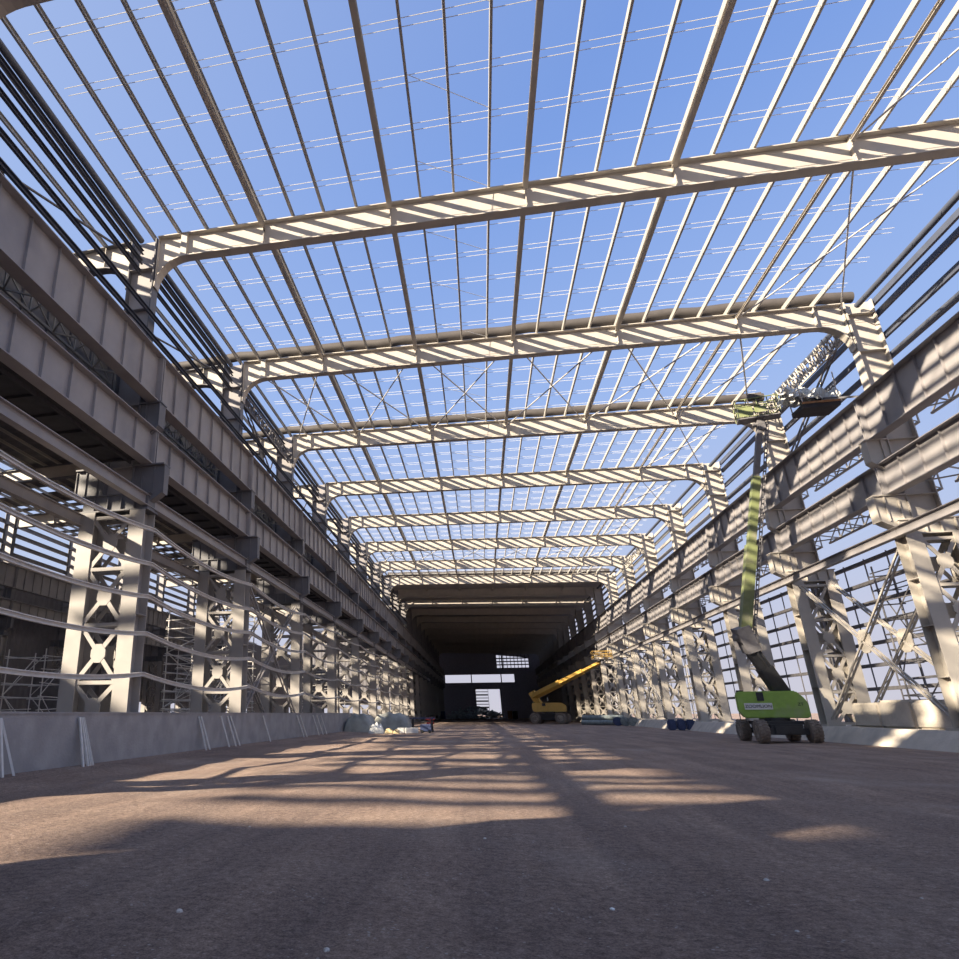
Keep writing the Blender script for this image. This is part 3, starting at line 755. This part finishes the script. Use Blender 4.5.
    if letters:
        mb = MB(); mb.box((-bl*.3,-bw/2-.02,.45), (bl*.34,.02,.6)); mb.box((.12,-bw/2-.02,.5), (bl*.28,.02,.4)); mb.build('side_panel', 'olive', bo)
        mb = MB(); mb.box((0,-bw/2+.15,bh+.15), (.75,.3,.35)); mb.box((0,-bw/2+.15,bh-.3), (.3,.2,.6)); mb.build('control_box', 'roll', bo)
    mb = MB(); mb.bar(e_-V((0,0,.5)), e_+V((0,0,.3)), .4*s, .4*s, up); mb.tube([e_+V((-.4,0,-.1)), e_+V((.4,0,-.1))], .13*s, 10); mb.build('basket_bracket', 'dsteel', t)
    return t
boom_lift('lime green boom lift with raised boom, parked before the right columns', (16.2, 44.4, 0), math.radians(-2), 'green', math.radians(-14), 3.4, 1.45,
          .60, 3.0, 2.5, (17.0, 44.6, 2.5), (15.4, 44.0, 5.6), (18.45, 42.6, 18.7), (2.3, .9, 1.3), math.radians(-12), 'ZOOMLION')
boom_lift('yellow boom lift with low raised boom, far along on the right', (10.7, 118, 0), math.radians(70), 'yellow', math.radians(-75), 5.3, 1.4,
          .85, 4.0, 3.0, (9.4, 118, 2.8), (8.5, 117.8, 4.2), (17.5, 104, 8.6), (2.6, 1.2, 1.2), 0, None, 1.1, .50)

# ================================================================== LOOSE THINGS ON THE SITE
# pale bars leaning on the low wall
bars = [(15.5,15.4),(15.57,15.88),(19.11,18.97),(19.2,19.23),(19.28,19.37),(19.36,19.55),(28.38,28.46),(28.65,28.91),(31.02,31.3),(31.9,32.2),(32.29,32.77),(37.49,37.82),(44.88,45.35),(45.67,46.17),(49.39,49.73),(50.65,51.03),(51.98,52.3)]
for i, (ya, yb) in enumerate(bars):
    mb = MB(); mb.chan((0,0,0), (-.40,ya-yb,1.42), .05, .06, .02); o = mb.build('leaning_bar', 'rope'); o.location = (-11.72, yb, .08)
    tag(o, 'pale steel bar leaning on the low wall, %s from the camera' % ORD[i], 'steel bar', 'bars leaning on the low wall')
# piles under tarpaulin
def mound(name, label, cat, loc, d, m, n=22, bump=.12, sharp=2.6):
    mb = MB(); vs = []; fs = []; rnd = random.Random(hash(label) % 1000 if False else len(label))
    ph = [rnd.uniform(0,6) for _ in range(6)]
    for j in range(n+1):
        for i in range(n+1):
            u, v = -1+2*i/n, -1+2*j/n
            h = max(0, (1-abs(u)**sharp)*(1-abs(v)**sharp))**.6
            h *= 1 + bump*(math.sin(5*u+ph[0])*math.sin(4*v+ph[1]) + .7*math.sin(11*u+ph[2]+3*v) + .5*math.sin(13*v+ph[3]))
            vs.append((u*d[0]/2, v*d[1]/2, h*d[2]))
    for j in range(n):
        for i in range(n): fs.append((j*(n+1)+i, j*(n+1)+i+1, (j+1)*(n+1)+i+1, (j+1)*(n+1)+i))
    mb.add(vs, fs, True); o = mb.build(name, m); o.location = loc; return tag(o, label, cat)
mound('covered_pile', 'pile under grey-green sheeting at the end of the low wall', 'covered pile', (-10.75, 62, 0), (2.7,3.2,1.55), 'tarp', bump=.05, sharp=4)
mound('covered_pile', 'longer sheeted pile just right of the low wall end', 'covered pile', (-8.45, 66.5, 0), (3.6,4,1.6), 'tarp', bump=.05, sharp=5)
mound('plastic_sheet', 'crumpled white film draped beside the sheeted piles', 'plastic sheet', (-9.0, 59.7, 0), (1.3,1.1,.75), 'film')
mound('sand_bag', 'yellowish sack lying before the sheeted piles', 'sack', (-7.9, 59.5, 0), (.75,.55,.38), 'sand')
mound('sand_bag', 'smaller yellowish sack beside the first sack', 'sack', (-7.25, 59.4, 0), (.55,.5,.3), 'sand')
t = thing('work_bench', 'dark trestle work bench with tools beside the sheeted piles', 'work bench', (-5.4, 64, 0))
MB().box((0,0,1.2), (2.2,1.2,.1)).build('bench_top', 'dblue', t)
for x in (-.9,.9):
    for y in (-.5,.5): MB().bar((x,y,0), (x*.95,y,1.16), .1, .1).build('leg', 'black', t)
MB().box((0,0,.45), (1.9,1.0,.08)).build('lower_shelf', 'black', t)
t = thing('welding_machine', 'dark welding machine standing on the ground before the work bench', 'welding machine', (-4.9, 61.4, 0))
bevel(MB().box((0,0,.42), (.95,.6,.6)).build('casing', 'dblue', t), .04)
for x in (-.32,.32):
    for y in (-.33,.33):
        o = MB().lathe([(.11,-.05),(.13,0),(.11,.05)], 14, 'y').build('wheel', 'black', t); o.location = (x, y, .13)
MB().tube([(-.4,0,.72),(-.4,0,.92),(.4,0,.92),(.4,0,.72)], .025, 8).build('handle', 'black', t)
for i, (x, y) in enumerate(((-7.0,60.6),(-6.3,60.3),(-5.9,60.9))):
    o = bevel(MB().box((0,0,.22), (.6,.5,.44)).build('white_crate', 'white'), .03); o.location = (x, y, 0); o.rotation_euler = (0,0,.3*i)
    tag(o, ['white crate nearest the sacks, before the work bench','white crate in the middle before the work bench','white crate nearest the welding machine'][i], 'crate', 'white crates')
t = thing('gas_cylinder', 'small red barrier post standing alone past the work bench', 'barrier', (-5.7, 78, 0))
t.name = 'barrier_post'
MB().lathe([(.28,0),(.28,.08),(.05,.12),(.05,1.2)], 14).build('post', 'red', t); MB().box((0,0,1.05), (1.0,.06,.28)).build('cross_board', 'red', t); MB().box((0,0,.6), (.8,.06,.2)).build('cross_board', 'red', t)
# scrap heap at the end wall: one heap of blue-grey steel
random.seed(3)
mb = MB()
for i in range(230):
    x = random.uniform(-8.5, 8); h = max(.3, 4.0*(1-abs(x)/10)**.7); y = random.uniform(-2.5,2.5); z = random.uniform(.1,h)
    d = V((random.uniform(-1,1), random.uniform(-1,1), random.uniform(-.25,.25))).normalized()*random.uniform(.8,1.8)
    p = V((x,y,z)); a, b2 = p-d, p+d; a.z = max(.1,a.z); b2.z = max(.1,b2.z); mb.bar(a, b2, random.uniform(.2,.5), random.uniform(.1,.3))
o = mb.build('scrap_heap', 'blue'); o.location = (-2.0, 228, 0); tag(o, 'heap of blue-grey scrap steel in front of the far doorway', 'scrap heap', None, 'stuff')
for i, (x, y, m) in enumerate(((8.3,221,'rust'),(9.9,222,'black'),(-12.0,220,'dblue'))):
    o = MB().lathe([(.7,0),(.75,.1),(.72,1.2),(.75,2.2),(.7,2.3)], 18).build('site_drum', m); o.location = (x, y, 0)
    tag(o, ['rusty drum right of the far scrap heap','black drum beside the rusty drum at the far end','dark blue drum left of the far scrap heap'][i], 'drum')
# pipes and dark stacked sections by the right plinth
for i in range(4):
    mb = MB(); mb.tube([(0,0,0),(5.2,-1.6,.0)], .34, 14); mb.tube([(.02,0,0),(5.0,-1.55,.0)], .28, 12)
    o = mb.build('steel_pipe', 'teal'); o.location = (13.6+.1*i, 104+.75*i, .36 + (.0 if i < 3 else .55)); 
    if i == 3: o.location = (13.8, 104.45, 1.0)
    tag(o, ['grey-green pipe on the ground by the far right plinth, nearest','grey-green pipe second from the front by the far right plinth','grey-green pipe at the back by the far right plinth','grey-green pipe lying on top of the other pipes'][i], 'pipe', 'pipes by the right plinth')
for i in range(3):
    t = thing('cable_reel', ['dark cable reel right of the pipes, leftmost','dark cable reel in the middle right of the pipes','dark cable reel right of the pipes, nearest the green lift'][i], 'cable reel', (17.3+.75*i, 98-.9*i, .55), 0, 'cable reels')
    for s in (-1,1): MB().lathe([(.55,s*.28-.03),(.55,s*.28+.03)], 20, 'y').build('flange', 'teal' if i else 'dblue', t)
    MB().lathe([(.3,-.27),(.3,.27)], 16, 'y').build('wound_cable', 'black', t)
for i in range(3):
    o = bevel(MB().box((0,0,.5), (.7,.7,1.0)).build('dark_blue_drum', 'dblue'), .12, 2); o.location = (17.6+.75*i, 72.6-.3*i, 0)
    o.name = 'plastic_bin'
    tag(o, ['dark blue bin left of the green lift, leftmost of three','dark blue bin left of the green lift, middle of three','dark blue bin left of the green lift, rightmost of three'][i], 'bin', 'bins left of the green lift')
# concrete blocks on the right plinth between the columns
for i, (y, l, h, lab) in enumerate(((43.4, 2.6, 1.25, 'pale concrete block left of the pair on the right plinth'), (40.6, 2.7, 1.35, 'large pale concrete block in the middle on the right plinth'),
                        (37.7, 2.6, 1.3, 'pale concrete block against the nearest right column'))):
    o = bevel(MB().box((0,0,h/2), (1.3,l,h)).build('concrete_block', 'pconc'), .10, 2); o.location = (20.94, y, .8); o.rotation_euler = (0,0,.02*i)
    tag(o, lab, 'concrete block', 'concrete blocks on the plinth')
t = thing('rusty_panel', 'rusty brown panel leaning behind the nearest right column', 'panel', (22.6, 35.9, 6.6))
MB().box((0,0,0), (1.6,.06,3.0)).build('sheet', 'rust', t); MB().box((0,-.05,0), (1.6,.06,.12)).build('edge_rail', 'rust', t)
# hanging work platform with crumpled film near the right column tops
t = thing('hanging_platform', 'dark hanging work platform with crumpled clear film, by the right column top', 'work platform', (20.55, 40.4, 18.35))
MB().box((0,0,0), (1.9,1.5,.28)).build('tray', 'shade_black', t)
MB().box((0,-.76,.16), (1.95,.05,.12)).build('toe_board', 'rust', t)
for y in (-.7,.7):
    for x in (-.9,.9): MB().tube([(x,y,.1),(x*1.1,y,2.0)], .035, 6).build('hanger', 'rope', t)
mb = MB(); n = 26; vs = []; fs = []
for j in range(n+1):
    for i in range(9):
        a = math.pi*i/8; r = .55+.13*math.sin(j*1.7+i)+.09*math.sin(j*3.1-2*i)
        vs.append((-1.5+2.6*j/n+.08*math.sin(i*2.2+j), -r*math.cos(a)*1.2, .16+.55*(1-j/n)+r*math.sin(a)*(1.2+.3*math.sin(j*.8))))
for j in range(n):
    for i in range(8): fs.append((j*9+i, j*9+i+1, (j+1)*9+i+1, (j+1)*9+i))
mb.add(vs, fs, False); mb.build('film', 'film', t)
# lattice of zigzag netting slung along the eaves of the braced bay
def netting(label, x, z, k, m):
    t = thing('eaves_netting', label, 'netting', (x, FY(k), z), 0, 'netting along the eaves')
    for dz in (0, .9): MB().bar((0,.6,dz), (0,BAY-.6,dz), .08, .08).build('edge_rail', m, t)
    mb = MB(); n = 36; rnd = random.Random(5)
    for i in range(n):
        ya, yb = .6+(BAY-1.2)*i/n, .6+(BAY-1.2)*(i+1)/n
        mb.bar((0,ya,0), (rnd.uniform(-.35,.1),(ya+yb)/2,.9), .05, .05); mb.bar((rnd.uniform(-.35,.1),(ya+yb)/2,.9), (0,yb,0), .05, .05)
        mb.bar((-.3,ya,.45), (0,yb,rnd.uniform(0,.9)), .04, .04)
    mb.build('mesh_strands', m, t)
netting('zigzag pale netting slung along the right eaves of the braced bay', 20.5, 20.3, 2, 'cream')
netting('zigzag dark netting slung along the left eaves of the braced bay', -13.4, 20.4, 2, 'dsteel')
netting('zigzag pale netting slung along the right eaves far down the hall', 20.6, 20.0, 6, 'cream')
# small litter and stones
random.seed(11)
for i, (x, y) in enumerate(((.95,6.9),(-.1,9.9),(2.2,6.5),(-2.6,5.9),(-1.2,5.3),(1.9,11.4),(.35,4.9),(2.6,8.2),(-3.6,10.6),(3.6,7.6))):
    mb = MB(); r = random.uniform(.015,.03); prof = [(r*.5,0),(r,r*.35),(r*.9,r*.8),(r*.4,r*1.1)]
    mb.lathe(prof, 7); mb.v = [(vx*random.uniform(.8,1.25), vy*random.uniform(.8,1.25), vz) for vx, vy, vz in mb.v]
    o = mb.build('loose_stone', 'white' if i == 0 else 'stone'); o.location = (x, y, gz(x,y)-.01)
    tag(o, 'small pale scrap lying on the earth in the foreground, right of the middle' if i == 0 else 'loose stone on the foreground earth, %s of nine along the camera side' % ORD[i-1], 'stone', 'loose stones')

# ================================================================== LIGHT, SKY, CAMERA
sun = bpy.data.lights.new('sun', 'SUN'); sun.energy = 15; sun.color = (1.0, .86, .66); sun.angle = math.radians(.75)
so = bpy.data.objects.new('sun', sun); C.objects.link(so)
d = V((1.0, .75, -.53)).normalized(); so.rotation_euler = d.to_track_quat('-Z', 'Y').to_euler(); so.location = (-40,-40,40)
w = bpy.data.worlds.new('sky'); SC.world = w; w.use_nodes = True; nt = w.node_tree
bg = nt.nodes['Background']; tc = nt.nodes.new('ShaderNodeTexCoord'); sp = nt.nodes.new('ShaderNodeSeparateXYZ')
nt.links.new(tc.outputs['Generated'], sp.inputs[0])
r = nt.nodes.new('ShaderNodeValToRGB'); nt.links.new(sp.outputs['Z'], r.inputs['Fac'])
el = r.color_ramp.elements
el[0].position = 0.0; el[0].color = (.62,.61,.70,1); el[1].position = 1.0; el[1].color = (.15,.27,.66,1)
for p, c in ((.08,(.60,.61,.74)), (.2,(.50,.59,.83)), (.42,(.34,.49,.86)), (.7,(.21,.36,.78))):
    q = el.new(p); q.color = (*c, 1)
# paler towards the sun's side of the sky
dp = nt.nodes.new('ShaderNodeVectorMath'); dp.operation = 'DOT_PRODUCT'; nt.links.new(tc.outputs['Generated'], dp.inputs[0]); dp.inputs[1].default_value = tuple(-d)
mr = nt.nodes.new('ShaderNodeMapRange'); nt.links.new(dp.outputs['Value'], mr.inputs['Value']); mr.inputs['From Min'].default_value = -.2; mr.inputs['From Max'].default_value = 1.0
mr.inputs['To Min'].default_value = 0.0; mr.inputs['To Max'].default_value = .75
mx = nt.nodes.new('ShaderNodeMixRGB'); nt.links.new(mr.outputs['Result'], mx.inputs['Fac']); nt.links.new(r.outputs['Color'], mx.inputs['Color1']); mx.inputs['Color2'].default_value = (.62,.72,.92,1)
nt.links.new(mx.outputs['Color'], bg.inputs['Color']); bg.inputs['Strength'].default_value = 1.0

cam = bpy.data.cameras.new('camera'); co = bpy.data.objects.new('camera', cam); C.objects.link(co)
yaw, pitch, roll = -.2293, .3455, -.0037
fwd = V((math.sin(yaw)*math.cos(pitch), math.cos(yaw)*math.cos(pitch), math.sin(pitch))); right = V((math.cos(yaw), -math.sin(yaw), 0)); up = right.cross(fwd)
r2 = right*math.cos(roll) + up*math.sin(roll); u2 = -right*math.sin(roll) + up*math.cos(roll)
mtx = Matrix((r2, u2, -fwd)).transposed().to_4x4(); mtx.translation = V((0,0,1.57)); co.matrix_world = mtx
cam.sensor_width = 36; cam.sensor_fit = 'HORIZONTAL'; cam.lens = 36*650.76/959; cam.shift_x = (479.5-320)/959; cam.shift_y = (480-479.5)/959
cam.clip_start = .05; cam.clip_end = 3000
SC.camera = co
vs_ = SC.view_settings; vs_.view_transform = 'Standard'; vs_.look = 'None'; vs_.exposure = 0; vs_.gamma = 1; vs_.use_curve_mapping = False
SC.cycles.max_bounces = 6; SC.cycles.diffuse_bounces = 4
